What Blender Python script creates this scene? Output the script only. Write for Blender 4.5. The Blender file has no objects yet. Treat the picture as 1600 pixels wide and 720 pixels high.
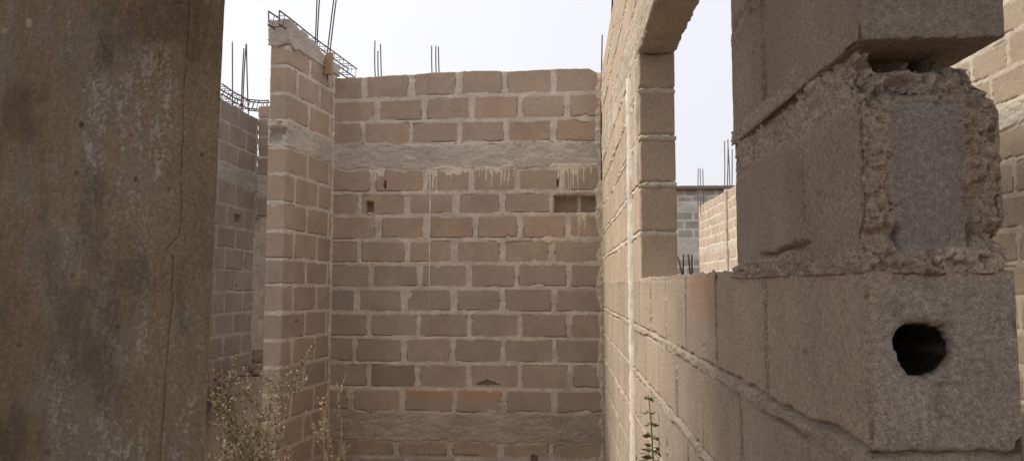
import bpy, math, random
import numpy as np
from math import radians as R, sin, cos
from mathutils import Vector

# ------------------------------------------------------------------ camera, world, sun, exposure
sc = bpy.context.scene
COL = sc.collection
F = 1150.0                       # focal length in photo pixels (1600 wide)
PITCH = math.atan(85 / F); YAW = math.atan(80 / F * cos(PITCH))
EYE = np.array([0.0, 0.0, 1.6])
cam_d = bpy.data.cameras.new("camera"); cam = bpy.data.objects.new("camera", cam_d); COL.objects.link(cam)
cam.location = EYE; cam.rotation_euler = (R(90) + PITCH, 0, YAW)
cam_d.sensor_width = 36; cam_d.lens = F / 1600 * 36; cam_d.clip_start = 0.02; cam_d.clip_end = 2000
sc.camera = cam

SUN_EL, SUN_AZ = R(52), R(6)     # sun stands to the left (-X), a little beyond
SUN = Vector((-cos(SUN_AZ) * cos(SUN_EL), sin(SUN_AZ) * cos(SUN_EL), sin(SUN_EL)))
w = bpy.data.worlds.new("World"); sc.world = w; w.use_nodes = True
nt = w.node_tree; nt.nodes.clear()
sky = nt.nodes.new("ShaderNodeTexSky"); sky.sky_type = 'NISHITA'; sky.sun_disc = False
sky.sun_elevation = SUN_EL; sky.sun_rotation = R(-84); sky.dust_density = 6; sky.air_density = 1.2; sky.altitude = 200
tc = nt.nodes.new("ShaderNodeTexCoord")
nz = nt.nodes.new("ShaderNodeTexNoise"); nz.inputs['Scale'].default_value = 1.6; nz.inputs['Detail'].default_value = 3
mp = nt.nodes.new("ShaderNodeMapping"); mp.inputs['Scale'].default_value = (1, 1, 3)
cr = nt.nodes.new("ShaderNodeValToRGB")
cr.color_ramp.elements[0].color = (7.05, 6.95, 7.4, 1); cr.color_ramp.elements[1].color = (8.1, 7.95, 8.2, 1)
cr.color_ramp.elements[0].position = .1; cr.color_ramp.elements[1].position = .95
mx = nt.nodes.new("ShaderNodeMix"); mx.data_type = 'RGBA'; mx.inputs['Factor'].default_value = .8
bg = nt.nodes.new("ShaderNodeBackground"); bg.inputs['Strength'].default_value = 0.132
out = nt.nodes.new("ShaderNodeOutputWorld")
L = nt.links.new
L(tc.outputs['Generated'], mp.inputs[0]); L(mp.outputs[0], nz.inputs['Vector']); 
dt = nt.nodes.new("ShaderNodeVectorMath"); dt.operation = 'DOT_PRODUCT'; dt.inputs[1].default_value = tuple(SUN)
mr = nt.nodes.new("ShaderNodeMapRange"); mr.inputs['From Min'].default_value = .05; mr.inputs['From Max'].default_value = .50
mr.inputs['To Min'].default_value = 0; mr.inputs['To Max'].default_value = .8
sm = nt.nodes.new("ShaderNodeMath"); sm.operation = 'MULTIPLY_ADD'; sm.inputs[1].default_value = .35
L(tc.outputs['Generated'], dt.inputs[0]); L(dt.outputs['Value'], mr.inputs['Value'])
L(nz.outputs['Fac'], sm.inputs[0]); L(mr.outputs[0], sm.inputs[2]); L(sm.outputs[0], cr.inputs[0])
L(sky.outputs[0], mx.inputs[6]); L(cr.outputs[0], mx.inputs[7]); L(mx.outputs[2], bg.inputs[0]); L(bg.outputs[0], out.inputs[0])

sl = bpy.data.lights.new("sun", 'SUN'); so = bpy.data.objects.new("sun", sl); COL.objects.link(so)
sl.energy = 3.0; sl.angle = R(16); sl.color = (1.0, .94, .84)
so.rotation_euler = SUN.to_track_quat('Z', 'Y').to_euler()
so.location = (-5, 3, 9)
vs = sc.view_settings; vs.view_transform = 'Standard'; vs.look = 'None'; vs.gamma = 1; vs.use_curve_mapping = False
vs.exposure = 0.08
sc.cycles.max_bounces = 6; sc.cycles.diffuse_bounces = 4; sc.cycles.use_denoising = True

# ------------------------------------------------------------------ helpers
def P(u, v, Y):
    """world point at depth Y seen at photo pixel (u, v)"""
    a, b = (u - 800) / F, (360 - v) / F
    rt = np.array([cos(YAW), sin(YAW), 0]); fw = np.array([-sin(YAW) * cos(PITCH), cos(YAW) * cos(PITCH), sin(PITCH)])
    up = np.cross(rt, fw); d = fw + a * rt + b * up
    return EYE + d * (Y / d[1])

def hsh(i, j, k, seed):
    n = (i * 374761393 + j * 668265263 + k * 2147483647 + seed * 1274126177) & 0xFFFFFFFF
    n = ((n ^ (n >> 13)) * 1274126177) & 0xFFFFFFFF
    n = ((n ^ (n >> 16)) * 2246822519) & 0xFFFFFFFF
    return ((n ^ (n >> 15)) & 0xFFFFFF) / float(0xFFFFFF)

def vn(p, scale, seed=0):
    """value noise in -1..1; scale is a number or a triple"""
    q = p * np.asarray(scale, float) + 517.3
    i = np.floor(q).astype(np.int64); f = q - i; f = f * f * (3 - 2 * f)
    r = 0
    for a in (0, 1):
        for b in (0, 1):
            for c in (0, 1):
                wgt = (f[:, 0] if a else 1 - f[:, 0]) * (f[:, 1] if b else 1 - f[:, 1]) * (f[:, 2] if c else 1 - f[:, 2])
                r = r + wgt * hsh(i[:, 0] + a, i[:, 1] + b, i[:, 2] + c, seed)
    return r * 2 - 1

def fbm(p, scale, octv=4, seed=0, gain=.5):
    s = np.asarray(scale, float); r = 0; a = 1; t = 0
    for o in range(octv):
        r = r + a * vn(p, s * 2.03 ** o, seed + o * 17); t += a; a *= gain
    return r / t

def crag(p, scale, seed=0):
    """sharp-creased crumbly noise, about 0..1"""
    return .45 + .85 * fbm(p, np.asarray(scale, float) * 1.2, 4, seed, .8) + .35 * np.abs(vn(p, np.asarray(scale) * .8, seed + 7))

def chunks(p, scale, seed=0, m=None):
    """broken facets: every cell has its own level and tilt (evaluated where m is true)"""
    r = np.zeros(len(p)); m = np.ones(len(p), bool) if m is None else m
    if not m.any(): return r
    q = p[m] * np.asarray(scale, float) + 311.7; i = np.floor(q).astype(np.int64); best = np.full(len(q), 9.); val = np.zeros(len(q))
    for a in (-1, 0, 1):
        for b in (-1, 0, 1):
            for c in (-1, 0, 1):
                I = i + [a, b, c]; o = np.stack([hsh(I[:, 0], I[:, 1], I[:, 2], seed + t) for t in range(3)], 1)
                dv = q - (I + o); d = (dv ** 2).sum(1); t = d < best
                lv = hsh(I[:, 0], I[:, 1], I[:, 2], seed + 5) + ((o - .5) * dv).sum(1) * 1.1
                val = np.where(t, lv, val); best = np.where(t, d, best)
    r[m] = val - .45 * np.sqrt(best)
    return r

def ss(a, b, x):
    t = np.clip((x - a) / (b - a), 0, 1); return t * t * (3 - 2 * t)

def lerp(a, b, t):
    return np.asarray(a) + (np.asarray(b) - np.asarray(a)) * t[:, None]

class MB:
    def __init__(s): s.v = []; s.f = []; s.c = []; s.n = 0
    def add(s, v, f, c=None):
        v = np.asarray(v, float).reshape(-1, 3)
        if c is None: c = np.ones((len(v), 3)) * .5
        c = np.asarray(c, float)
        if c.ndim == 1: c = np.tile(c, (len(v), 1))
        s.v.append(v); s.c.append(c); s.f.append(np.asarray(f, np.int64).reshape(-1, 4) + s.n); s.n += len(v)
        return s
    def box(s, a, b, col=None, jit=0, seed=0):
        a = np.array(a, float); b = np.array(b, float)
        v = np.array([[(a, b)[i][0], (a, b)[j][1], (a, b)[k][2]] for i in (0, 1) for j in (0, 1) for k in (0, 1)])
        if jit: v += np.random.default_rng(seed).uniform(-jit, jit, v.shape)
        return s.add(v, [[0, 1, 3, 2], [4, 6, 7, 5], [0, 4, 5, 1], [2, 3, 7, 6], [0, 2, 6, 4], [1, 5, 7, 3]], col)
    def tube(s, pts, r, n=6, col=None, r2=None):
        pts = np.asarray(pts, float); m = len(pts); V = []
        T = np.gradient(pts, axis=0); T /= np.linalg.norm(T, axis=1)[:, None] + 1e-9
        ref = np.array([.3, .9, .2]) if abs(T[0][2]) > .7 else np.array([0.1, .2, 1.])
        for i in range(m):
            a = np.cross(T[i], ref); a /= np.linalg.norm(a) + 1e-9; b = np.cross(T[i], a)
            rr = r if r2 is None else r + (r2 - r) * i / (m - 1)
            for k in range(n):
                t = 2 * math.pi * k / n; V.append(pts[i] + rr * (cos(t) * a + sin(t) * b))
        Fc = [[i * n + k, i * n + (k + 1) % n, (i + 1) * n + (k + 1) % n, (i + 1) * n + k] for i in range(m - 1) for k in range(n)]
        for base in (0, (m - 1) * n):
            for k in range(1, n - 2, 2): Fc.append([base, base + k, base + k + 1, base + k + 2])
        return s.add(V, Fc, col)
    def build(s, name, mat, parent=None, smooth=True, xf=None):
        v = np.concatenate(s.v); f = np.concatenate(s.f); c = np.concatenate(s.c)
        if xf is not None: v = xf(v)
        if parent is not None: v = v - np.array(parent.location)
        me = bpy.data.meshes.new(name)
        me.vertices.add(len(v)); me.vertices.foreach_set('co', v.ravel())
        me.loops.add(f.size); me.loops.foreach_set('vertex_index', f.ravel())
        me.polygons.add(len(f)); me.polygons.foreach_set('loop_start', np.arange(0, f.size, 4))
        me.polygons.foreach_set('use_smooth', np.full(len(f), smooth))
        me.update(); me.validate()
        at = me.color_attributes.new('Col', 'FLOAT_COLOR', 'POINT')
        if len(at.data) == len(c):
            at.data.foreach_set('color', np.c_[c, np.ones(len(c))].ravel())
        me.materials.append(mat)
        o = bpy.data.objects.new(name, me); COL.objects.link(o)
        if parent is not None: o.parent = parent
        return o

def tag(o, label=None, cat=None, group=None, kind=None):
    if label: o['label'] = label
    if cat: o['category'] = cat
    if group: o['group'] = group
    if kind: o['kind'] = kind
    return o

def thing(name, loc, label, cat, group=None):
    o = bpy.data.objects.new(name, None); COL.objects.link(o); o.location = loc; o.empty_display_size = .2
    return tag(o, label, cat, group, 'thing')

def own_origin(mb, loc):
    """shift a builder's vertices so that a single-mesh thing can stand at loc"""
    mb.v = [v - np.array(loc) for v in mb.v]; return mb

# ------------------------------------------------------------------ materials
def masonry(name, grain=(260, .22), bump=.0016, rough=.95, blotch=.12, coarse=60):
    m = bpy.data.materials.new(name); m.use_nodes = True; n = m.node_tree; l = n.links.new
    b = n.nodes['Principled BSDF']; b.inputs['Roughness'].default_value = rough
    b.inputs['Specular IOR Level'].default_value = .2
    at = n.nodes.new('ShaderNodeAttribute'); at.attribute_name = 'Col'
    tcn = n.nodes.new('ShaderNodeTexCoord')
    def noise(sc_, det, ro=.6):
        x = n.nodes.new('ShaderNodeTexNoise'); x.inputs['Scale'].default_value = sc_; x.inputs['Detail'].default_value = det
        x.inputs['Roughness'].default_value = ro; l(tcn.outputs['Object'], x.inputs['Vector']); return x
    def mapr(o, a, c):
        x = n.nodes.new('ShaderNodeMapRange'); x.inputs['From Min'].default_value = .3; x.inputs['From Max'].default_value = .7
        x.inputs['To Min'].default_value = a; x.inputs['To Max'].default_value = c; l(o, x.inputs['Value']); return x.outputs[0]
    g = noise(grain[0], 4, .75); c = noise(coarse, 4); d = noise(3.1, 5)
    f1 = mapr(g.outputs['Fac'], 1 - grain[1], 1 + grain[1]); f2 = mapr(d.outputs['Fac'], 1 - blotch, 1 + blotch)
    f3 = mapr(c.outputs['Fac'], 1 - grain[1] * .5, 1 + grain[1] * .5)
    m1 = n.nodes.new('ShaderNodeMath'); m1.operation = 'MULTIPLY'; l(f1, m1.inputs[0]); l(f2, m1.inputs[1])
    m2 = n.nodes.new('ShaderNodeMath'); m2.operation = 'MULTIPLY'; l(m1.outputs[0], m2.inputs[0]); l(f3, m2.inputs[1])
    vm = n.nodes.new('ShaderNodeVectorMath'); vm.operation = 'SCALE'; l(at.outputs['Color'], vm.inputs[0]); l(m2.outputs[0], vm.inputs['Scale'])
    l(vm.outputs[0], b.inputs['Base Color'])
    ad = n.nodes.new('ShaderNodeMath'); ad.operation = 'ADD'; l(g.outputs['Fac'], ad.inputs[0]); l(c.outputs['Fac'], ad.inputs[1])
    bp = n.nodes.new('ShaderNodeBump'); bp.inputs['Distance'].default_value = bump; bp.inputs['Strength'].default_value = 1
    l(ad.outputs[0], bp.inputs['Height']); l(bp.outputs[0], b.inputs['Normal'])
    return m

def plain(name, rough=.8, metal=0, var=.3, scale=30, trans=0):
    m = bpy.data.materials.new(name); m.use_nodes = True; n = m.node_tree; l = n.links.new
    b = n.nodes['Principled BSDF']; b.inputs['Roughness'].default_value = rough; b.inputs['Metallic'].default_value = metal
    at = n.nodes.new('ShaderNodeAttribute'); at.attribute_name = 'Col'
    x = n.nodes.new('ShaderNodeTexNoise'); x.inputs['Scale'].default_value = scale; x.inputs['Detail'].default_value = 4
    tcn = n.nodes.new('ShaderNodeTexCoord'); l(tcn.outputs['Object'], x.inputs['Vector'])
    mr = n.nodes.new('ShaderNodeMapRange'); mr.inputs['To Min'].default_value = 1 - var; mr.inputs['To Max'].default_value = 1 + var
    l(x.outputs['Fac'], mr.inputs['Value'])
    vm = n.nodes.new('ShaderNodeVectorMath'); vm.operation = 'SCALE'; l(at.outputs['Color'], vm.inputs[0]); l(mr.outputs[0], vm.inputs['Scale'])
    l(vm.outputs[0], b.inputs['Base Color'])
    return m

M_BLOCK = masonry('sandcrete_blocks'); M_NEAR = masonry('sandcrete_blocks_coarse', grain=(460, .5), bump=.0022, coarse=150)
M_CONC = masonry('rough_concrete', grain=(180, .22), bump=.003)
M_PLAS = masonry('old_painted_plaster', grain=(340, .36), bump=.0008, blotch=.10)
M_GND = masonry('sandy_ground', grain=(90, .2), bump=.004, blotch=.2)
M_IRON = plain('rusty_iron', .75, .3); M_WOOD = plain('weathered_wood', .85)
M_LEAF = plain('leaf', .7, var=.45, scale=14); M_STEM = plain('dry_stem', .9)

# ------------------------------------------------------------------ block bond pattern
MORTAR = (.59, .515, .435); TAN = (.402, .308, .232); GREYB = (.345, .288, .238); CONC = (.485, .43, .37)

class Bond:
    """courses between bed-joint heights zl; each is blocks ('b') with joint positions or cast concrete ('c')"""
    def __init__(s, zl, kinds, joints, axis, jw=.020, bw=.011, tan=TAN, grey=GREYB, greyness=None, mortar=MORTAR, conc=CONC,
                 crack=.35, holes=(), drips=(), blob=(), seed=1, proud=.0, rough=.004, edge=(), face=None, rr=.014, cproud=.003, vrec=0.):
        s.__dict__.update(locals())
    def __call__(s, Pt, N):
        ax = 1 if s.axis == 'x' else 0           # coordinate running along the wall
        n = len(Pt); q = Pt
        wz = .004 * vn(q, 3.0, s.seed + 3) + .0015 * vn(q, 25, s.seed + 4)
        ws = .006 * vn(q, 6.0, s.seed + 5)
        S = Pt[:, ax] + ws; Z = Pt[:, 2] + wz
        zl = np.array(s.zl, float)
        if 'c' in s.kinds and len(s.kinds) > 1:
            zc_ = np.array([zl[t + e_] for t, kk in enumerate(s.kinds) if kk == 'c' for e_ in (0, 1)])
            nb_ = np.min(np.abs(Z[:, None] - zc_[None, :]), axis=1)
            Z = Z + .020 * fbm(q, 9, 4, s.seed + 6) * (1 - ss(.03, .08, nb_))
        k = np.clip(np.searchsorted(zl, Z) - 1, 0, len(zl) - 2)
        zb, zt = zl[k].copy(), zl[k + 1].copy()
        zb[k == 0] -= .5; zt[k == len(zl) - 2] += .5
        h = np.zeros(n); col = np.zeros((n, 3)); conc = np.zeros(n, bool)
        lo = np.zeros(n); hi = np.zeros(n); bi = np.zeros(n, np.int64)
        for c in range(len(zl) - 1):
            m = k == c
            if not m.any(): continue
            if s.kinds[c] == 'c': conc |= m; lo[m] = -9; hi[m] = 9; continue
            J = np.array([-99.] + sorted(s.joints[c]) + [99.]); i = np.clip(np.searchsorted(J, S[m]) - 1, 0, len(J) - 2)
            lo[m] = J[i]; hi[m] = J[i + 1]; bi[m] = i
        blk = hsh(bi, k, k * 0, s.seed); blk2 = hsh(bi, k, k * 0 + 5, s.seed); blk3 = hsh(bi, k, k * 0 + 9, s.seed)
        jw = s.jw * (.65 + .7 * blk); bw = s.bw * (.8 + .4 * blk2)
        dx = np.minimum(S - lo, hi - S) - jw; dz = np.minimum(Z - zb, zt - Z) - bw
        r = s.rr * (.6 + blk3)
        qx, qz = r - dx, r - dz
        sd = np.hypot(np.maximum(qx, 0), np.maximum(qz, 0)) + np.minimum(np.maximum(qx, qz), 0) - r
        rag = fbm(q, 34, 3, s.seed + 20)
        sd = sd + .0075 * rag + .009 * np.maximum(0, vn(q, 9, s.seed + 21)) * min(1, s.jw / .015) + .022 * ss(.62, .85, vn(q, 13, s.seed + 22)) * min(1, s.jw / .015)
        sd[conc] = .03
        mk = 1 - ss(-.003, .003, sd)             # 1 on block
        # colours
        gr = np.zeros(n) if s.greyness is None else np.array(s.greyness, float)[k]
        g = np.clip(gr + .28 * (blk2 - .5) + .25 * vn(q, 5, s.seed + 30), 0, 1)
        bc = lerp(s.tan, s.grey, g) * (.95 + .10 * blk3 + .08 * fbm(q, 14, 3, s.seed + 31))[:, None]
        red = ss(.90, .99, hsh(bi, k, k * 0 + 13, s.seed)) * ss(.2, .7, vn(q, 7, s.seed + 33) + .6)
        bc = lerp(bc, (.43, .255, .185), red * .35) if s.tan is TAN else bc
        mc = np.asarray(s.mortar) * (.92 + .26 * fbm(q, 18, 4, s.seed + 32))[:, None]
        col = mc + (bc - mc) * mk[:, None]
        # heights
        h = mk * (.004 * (blk - .5) + .0008 * fbm(q, 60, 2, s.seed + 40)) + (1 - mk) * (s.proud * (.7 + 1.1 * vn(q, 4.5, s.seed + 45)) - s.rough * .4 + s.rough * (.7 * fbm(q, 34, 2, s.seed + 41) + .8 * crag(q, 60, s.seed + 42)))
        # open cracks along block edges, mostly under the block
        h -= (1 - mk) * (dx < dz) * (s.vrec * (.35 + 1.1 * ss(-.3, .5, vn(q, 5, s.seed + 47)))) * (~conc)
        edge = np.exp(-((sd + .001) / .0032) ** 2)
        lowside = (Z - zb < zt - Z)
        ck = ss(.05, .3, vn(q, (4, 4, 12), s.seed + 50) + s.crack * 2 - 1 + .25 * lowside - .25 * (~lowside))
        h -= edge * ck * .018
        # pits in blocks
        h -= mk * ss(.78, .9, vn(q, 55, s.seed + 51)) * .004
        # concrete bands
        if conc.any():
            kc = conc
            cf = fbm(q, (12, 12, 26), 4, s.seed + 60); c2 = fbm(q, 55, 3, s.seed + 61)
            cc = np.asarray(s.conc) * (1 + .26 * fbm(q, (5, 5, 16), 5, s.seed + 62, .65) + .12 * cf)[:, None]
            dzc = np.minimum(Z - zb, zt - Z) + .010 * cf
            hb = s.cproud * ss(-.004, .010, dzc) + .006 * cf + .006 * np.abs(c2) + .010 * np.minimum(0, fbm(q, (16, 16, 30), 4, s.seed + 64, .7) - .02)
            hb -= .013 * np.exp(-((dzc + .001) / .0035) ** 2) * ss(.1, .5, vn(q, 9, s.seed + 63))
            h = np.where(kc, hb, h); col = np.where(kc[:, None], cc, col)
        main = np.abs(N[:, 1 - ax]) > .5
        # lime/cement drips running down from a height: (s0, s1, ztop, maxlen, density)
        for (s0, s1, zt0, ml, dens) in s.drips:
            Sw = S + .012 * vn(q * [1, 1, .15], 20, s.seed + 70); cell = np.floor(Sw * 36).astype(np.int64)
            rr_ = hsh(cell, cell * 0, cell * 0, s.seed + 71); r2_ = hsh(cell, cell * 0 + 2, cell * 0, s.seed + 71); on = hsh(cell, cell * 0 + 1, cell * 0, s.seed + 71) < dens
            ln = ml * rr_ ** 1.8 * (.9 + .8 * vn(q * [1, 1, 0], 4, 3)); ctr = (cell + .5 + .5 * (r2_ - .5)) / 36
            wd = (.003 + .007 * r2_) * (1.1 - .8 * np.clip((zt0 - Z) / (ln + 1e-3), 0, 1))
            d = (Z > zt0 - ln) & (Z < zt0 + .01) & (np.abs(Sw - ctr) < wd) & on
            d |= (zt0 - Z < .045 * (.4 + fbm(q, (30, 30, 8), 3, s.seed + 72) * 2.2)) & (Z < zt0 + .02)
            d &= (S > s0) & (S < s1) & main
            col[d] = np.array(s.mortar) * 1.12; h[d] += .003
        for (cs, cz, rx, rz, dp, shp) in s.holes:
            u_, v_ = (S - cs) / rx, (Z - cz) / rz
            jag = .25 * vn(q, 60, s.seed + 80)
            d = np.maximum(np.abs(u_), np.abs(v_)) if shp == 'r' else (np.hypot(u_, v_) if shp == 'o' else np.maximum(np.abs(u_) + np.maximum(v_, -v_ * 9 - .2), -v_ * 1.0))
            t = (1 - ss(.92, 1.08, d + jag * (.35 if shp == 'r' else 1))) * main
            h -= t * dp
        for (cs, cz, rx, rz) in s.blob:
            d = np.hypot((S - cs) / rx, (Z - cz) / rz) + .3 * vn(q, 50, 7)
            t = (1 - ss(.8, 1.0, d)) * main; h += t * .012
            col = col + (np.array(s.mortar) * 1.08 - col) * t[:, None]
        # mortar daubed along an upright edge: (s position, half width)
        for (e0, ew) in s.edge:
            d = np.abs(S - e0) - ew * (1 + .7 * fbm(q * [1, 1, 1], (9, 9, 9), 3, s.seed + 90)); t = (1 - ss(-.004, .006, d)) * main
            ce = np.array(s.mortar) * (1.0 + .25 * fbm(q, 22, 3, s.seed + 91))[:, None]
            col = col + (ce - col) * t[:, None]; h = h * (1 - t) + t * (.006 + .012 * fbm(q, 26, 4, s.seed + 92))
        # worn arrises
        ne = np.abs(N).sum(1) > 1.5
        h = np.where(ne, h - .002 - .007 * np.maximum(0, fbm(q, 22, 3, s.seed + 95) + .15), h)
        if s.face is not None: h, col = s.face(Pt, N, h, col, sd, mk)
        return h, col

def relief_box(mb, xs, ys, zs, pat, skip=(), post=None, close=('+y', '+x', '-x')):
    """box whose faces are fine grids, pushed along the normal by pat(); post() may move the vertices afterwards"""
    xs, ys, zs = map(np.asarray, (xs, ys, zs)); nx, ny, nz_ = len(xs), len(ys), len(zs)
    def gid(i, j, k): return (i * ny + j) * nz_ + k
    Q = []
    def face(A, B, fixed, idx, flip):
        a, b = np.meshgrid(np.arange(A - 1), np.arange(B - 1), indexing='ij'); a = a.ravel(); b = b.ravel()
        def g(a_, b_):
            t = [None] * 3; o = [x for x in range(3) if x != fixed]; t[o[0]] = a_; t[o[1]] = b_; t[fixed] = np.full_like(a_, idx); return gid(*t)
        q = np.stack([g(a, b), g(a + 1, b), g(a + 1, b + 1), g(a, b + 1)], 1)
        Q.append(q[:, ::-1] if flip else q)
    fl = {'-x': (ny, nz_, 0, 0, True), '+x': (ny, nz_, 0, nx - 1, False), '-y': (nx, nz_, 1, 0, False), '+y': (nx, nz_, 1, ny - 1, True),
          '-z': (nx, ny, 2, 0, True), '+z': (nx, ny, 2, nz_ - 1, False)}
    for key, a in fl.items():
        if key not in skip: face(*a)
    Q = np.concatenate(Q); ids, inv = np.unique(Q.ravel(), return_inverse=True)
    k = ids % nz_; j = (ids // nz_) % ny; i = ids // (nz_ * ny)
    Pt = np.stack([xs[i], ys[j], zs[k]], 1)
    on = lambda key: 0. if key in skip else 1.
    N = np.stack([np.where(i == 0, -on('-x'), 0) + np.where(i == nx - 1, on('+x'), 0), np.where(j == 0, -on('-y'), 0) + np.where(j == ny - 1, on('+y'), 0),
                  np.where(k == 0, -on('-z'), 0) + np.where(k == nz_ - 1, on('+z'), 0)], 1)
    h, c = pat(Pt, N)
    V = Pt + N * h[:, None]
    if post is not None: V = post(Pt, N, V)
    mb.add(V, inv.reshape(-1, 4), np.clip(c, .01, .9))
    # plain closing faces on the far sides
    ext = [(xs[0], xs[-1]), (ys[0], ys[-1]), (zs[0], zs[-1])]
    for key in skip:
        if key not in close: continue
        ax = 'xyz'.index(key[1]); o = [t for t in range(3) if t != ax]; val = ext[ax][1 if key[0] == '+' else 0]
        v = np.zeros((4, 3)); v[:, ax] = val
        for r_, (p_, q_) in enumerate(((0, 0), (1, 0), (1, 1), (0, 1))): v[r_, o[0]] = ext[o[0]][p_]; v[r_, o[1]] = ext[o[1]][q_]
        if post is not None:
            Nn = np.zeros((4, 3)); v = post(v.copy(), Nn, v.copy())
        mb.add(v, [[0, 1, 2, 3]], c.mean(0))
    return mb

def ar(a, b, step): return np.linspace(a, b, max(2, int(round(abs(b - a) / step)) + 1))
def regular(n, z0, ch, s0, s1, bl=.42, ph=0., seed=0):
    """n courses of running bond: bed heights and joints"""
    rg = np.random.default_rng(seed); zl = [z0 + ch * i for i in range(n + 1)]
    J = []
    for i in range(n):
        st = s0 + ph + (bl / 2 if i % 2 else 0) + rg.uniform(-.02, .02) - bl
        J.append([x + rg.uniform(-.012, .012) for x in np.arange(st, s1, bl) if s0 + .06 < x < s1 - .06])
    return zl, ['b'] * n, J

# ------------------------------------------------------------------ ground
mb = MB()
g1 = np.concatenate([-np.geomspace(300, 12.5, 14), ar(-12, 12, .12), np.geomspace(12.5, 300, 14)])
X_, Y_ = np.meshgrid(g1, g1 + 6, indexing='ij'); pts = np.stack([X_.ravel(), Y_.ravel(), 0 * X_.ravel()], 1)
near = np.exp(-(np.hypot(pts[:, 0], pts[:, 1] - 6) / 14) ** 4)
pts[:, 2] = near * (.05 * fbm(pts, 1.1, 4, 5) + .02 * fbm(pts, 5, 3, 8)) - .02
ng = len(g1); a_, b_ = np.meshgrid(np.arange(ng - 1), np.arange(ng - 1), indexing='ij'); a_ = a_.ravel(); b_ = b_.ravel()
cg = lerp((.27, .20, .14), (.19, .14, .10), (fbm(pts, .9, 4, 9) * .5 + .5))
mb.add(pts, np.stack([a_ * ng + b_, (a_ + 1) * ng + b_, (a_ + 1) * ng + b_ + 1, a_ * ng + b_ + 1], 1), cg)
tag(mb.build('ground', M_GND), kind='structure')

# ------------------------------------------------------------------ back wall of the room
YB = 6.42
zr = lambda v: P(700, v, YB)[2]
xr = lambda u, v=400: P(u, v, YB)[0]
rows_v = [806, 769, 731, 714, 689, 645, 607, 567.5, 528, 488.5, 450, 411.5, 374.5, 336, 300.5, 264, 225, 188.5, 151, 113]
kinds_b = ['b', 'b', 'b', 'b', 'c', 'b', 'b', 'b', 'b', 'b', 'b', 'b', 'b', 'b', 'b', 'c', 'b', 'b', 'b']
joints_b = [[560, 640, 716, 790, 866], [520, 600, 680, 752, 830, 905], [560, 640, 716, 790, 866], [540, 622, 705, 782, 861], [],
            [552, 632, 711, 787, 865], [579, 654, 734, 811, 890], [556, 631, 710, 786, 865], [578, 655, 733, 812, 889],
            [558, 633, 710, 786, 864], [580, 656, 732, 809, 888], [560, 635, 710, 786, 862], [590, 667, 742, 813, 889],
            [561, 635, 711, 786, 862], [581, 665, 737, 808, 880], [], [565, 640, 716, 790, 866], [587, 660, 737, 812, 887], [565, 640, 715, 790, 865]]
zl_b = [zr(v) for v in rows_v]; zl_b[0] = 0
def back_face(Pt, N, h, col, sd, mk):
    x, z = Pt[:, 0], Pt[:, 2]
    for u0, u1 in ((636, 707), (712, 785)):
        t = mk * (x > xr(u0)) * (x < xr(u1)) * ss(zr(630), zr(612), z + .02 * vn(Pt, 12, 140)) * (z < zr(606))
        col = col + (np.array((.47, .27, .19)) - col) * (.8 * t)[:, None]
    nn = (np.abs(x - xr(899)) < .19) & (np.abs(z - zr(320)) < .08) & (h < -.05)
    jn = nn & (np.abs(x - xr(906) - .006 * vn(Pt, 30, 141)) < .016)
    col = np.where(nn[:, None], col * .82, col); col = np.where(jn[:, None], np.array(MORTAR) * .9, col); h = np.where(jn, h + .012, h)
    col = np.where(((z > zl_b[4] - .02) & (z < zl_b[5] + .02))[:, None], col * np.array([.90, .85, .80]), col)
    t = mk * (x > xr(583)) * (x < xr(650)) * (z > zr(606)) * (z < zr(569))
    col = col * (1 - .22 * t)[:, None]
    return h, col
bb = Bond(zl_b, kinds_b, [[xr(u) for u in j] for j in joints_b], 'y', seed=11, crack=.40, jw=.024, bw=.0155,
          greyness=[.3, .3, .3, .1, 0, .35, .6, .75, .7, .8, .7, .25, .0, .1, .15, 0, .1, .1, .1],
          holes=[(xr(600), zr(288), .011, .034, .07, 'o'), (xr(871), zr(287), .010, .034, .06, 'o'), (xr(577), zr(322), .034, .048, .085, 'r'),
                 (xr(899), zr(320), .180, .072, .095, 'r'), (xr(762), zr(600), .10, .04, .05, 't'), (xr(834), zr(715), .03, .04, .06, 'o')],
          blob=[(xr(857), zr(376), .055, .03), (xr(632), zr(302), .06, .024), (xr(578), zr(331), .03, .012)],
          drips=[(xr(570), xr(600), zr(266), .20, .5), (xr(664), xr(735), zr(264), .26, .8), (xr(742), xr(805), zr(264), .20, .55),
                 (xr(858), xr(945), zr(262), .24, .95), (xr(900), xr(930), zr(336), .22, .7)],
          edge=[(xr(945), .055), (xr(505), .045)], face=back_face)
def back_post(Pt, N, V):
    top = ss(2.9, 3.44, Pt[:, 2])
    V[:, 2] += top * (.022 * vn(Pt, (3, 3, 0), 4) + .02 * (Pt[:, 0] + .8) * .6)
    # broken rounded shoulder of the last top block
    V[:, 2] -= ss(.22, .34, Pt[:, 0]) * ss(3.3, 3.44, Pt[:, 2]) * .05
    return V
bw = thing('block_wall', (-.85, YB + .07, 0), 'sandcrete block wall at the end of the room, facing the camera below the open sky', 'wall')
mb = MB()
relief_box(mb, ar(-2.25, .342, .0065), ar(YB, YB + .15, .03), np.concatenate([ar(0, .14, .03)[:-1], ar(.14, zl_b[4], .0065)]), bb, skip=('+z', '+y'), post=back_post)
relief_box(mb, ar(-2.25, .342, .0065), ar(YB, YB + .15, .03), ar(zl_b[5], zl_b[15], .0065), bb, skip=('+z', '-z', '+y'), post=back_post)
relief_box(mb, ar(-2.25, .342, .0065), ar(YB, YB + .15, .03), ar(zl_b[16], zl_b[19], .0065), bb, skip=('-z', '+y'), post=back_post)
mb.build('blockwork', M_BLOCK, bw)
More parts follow.
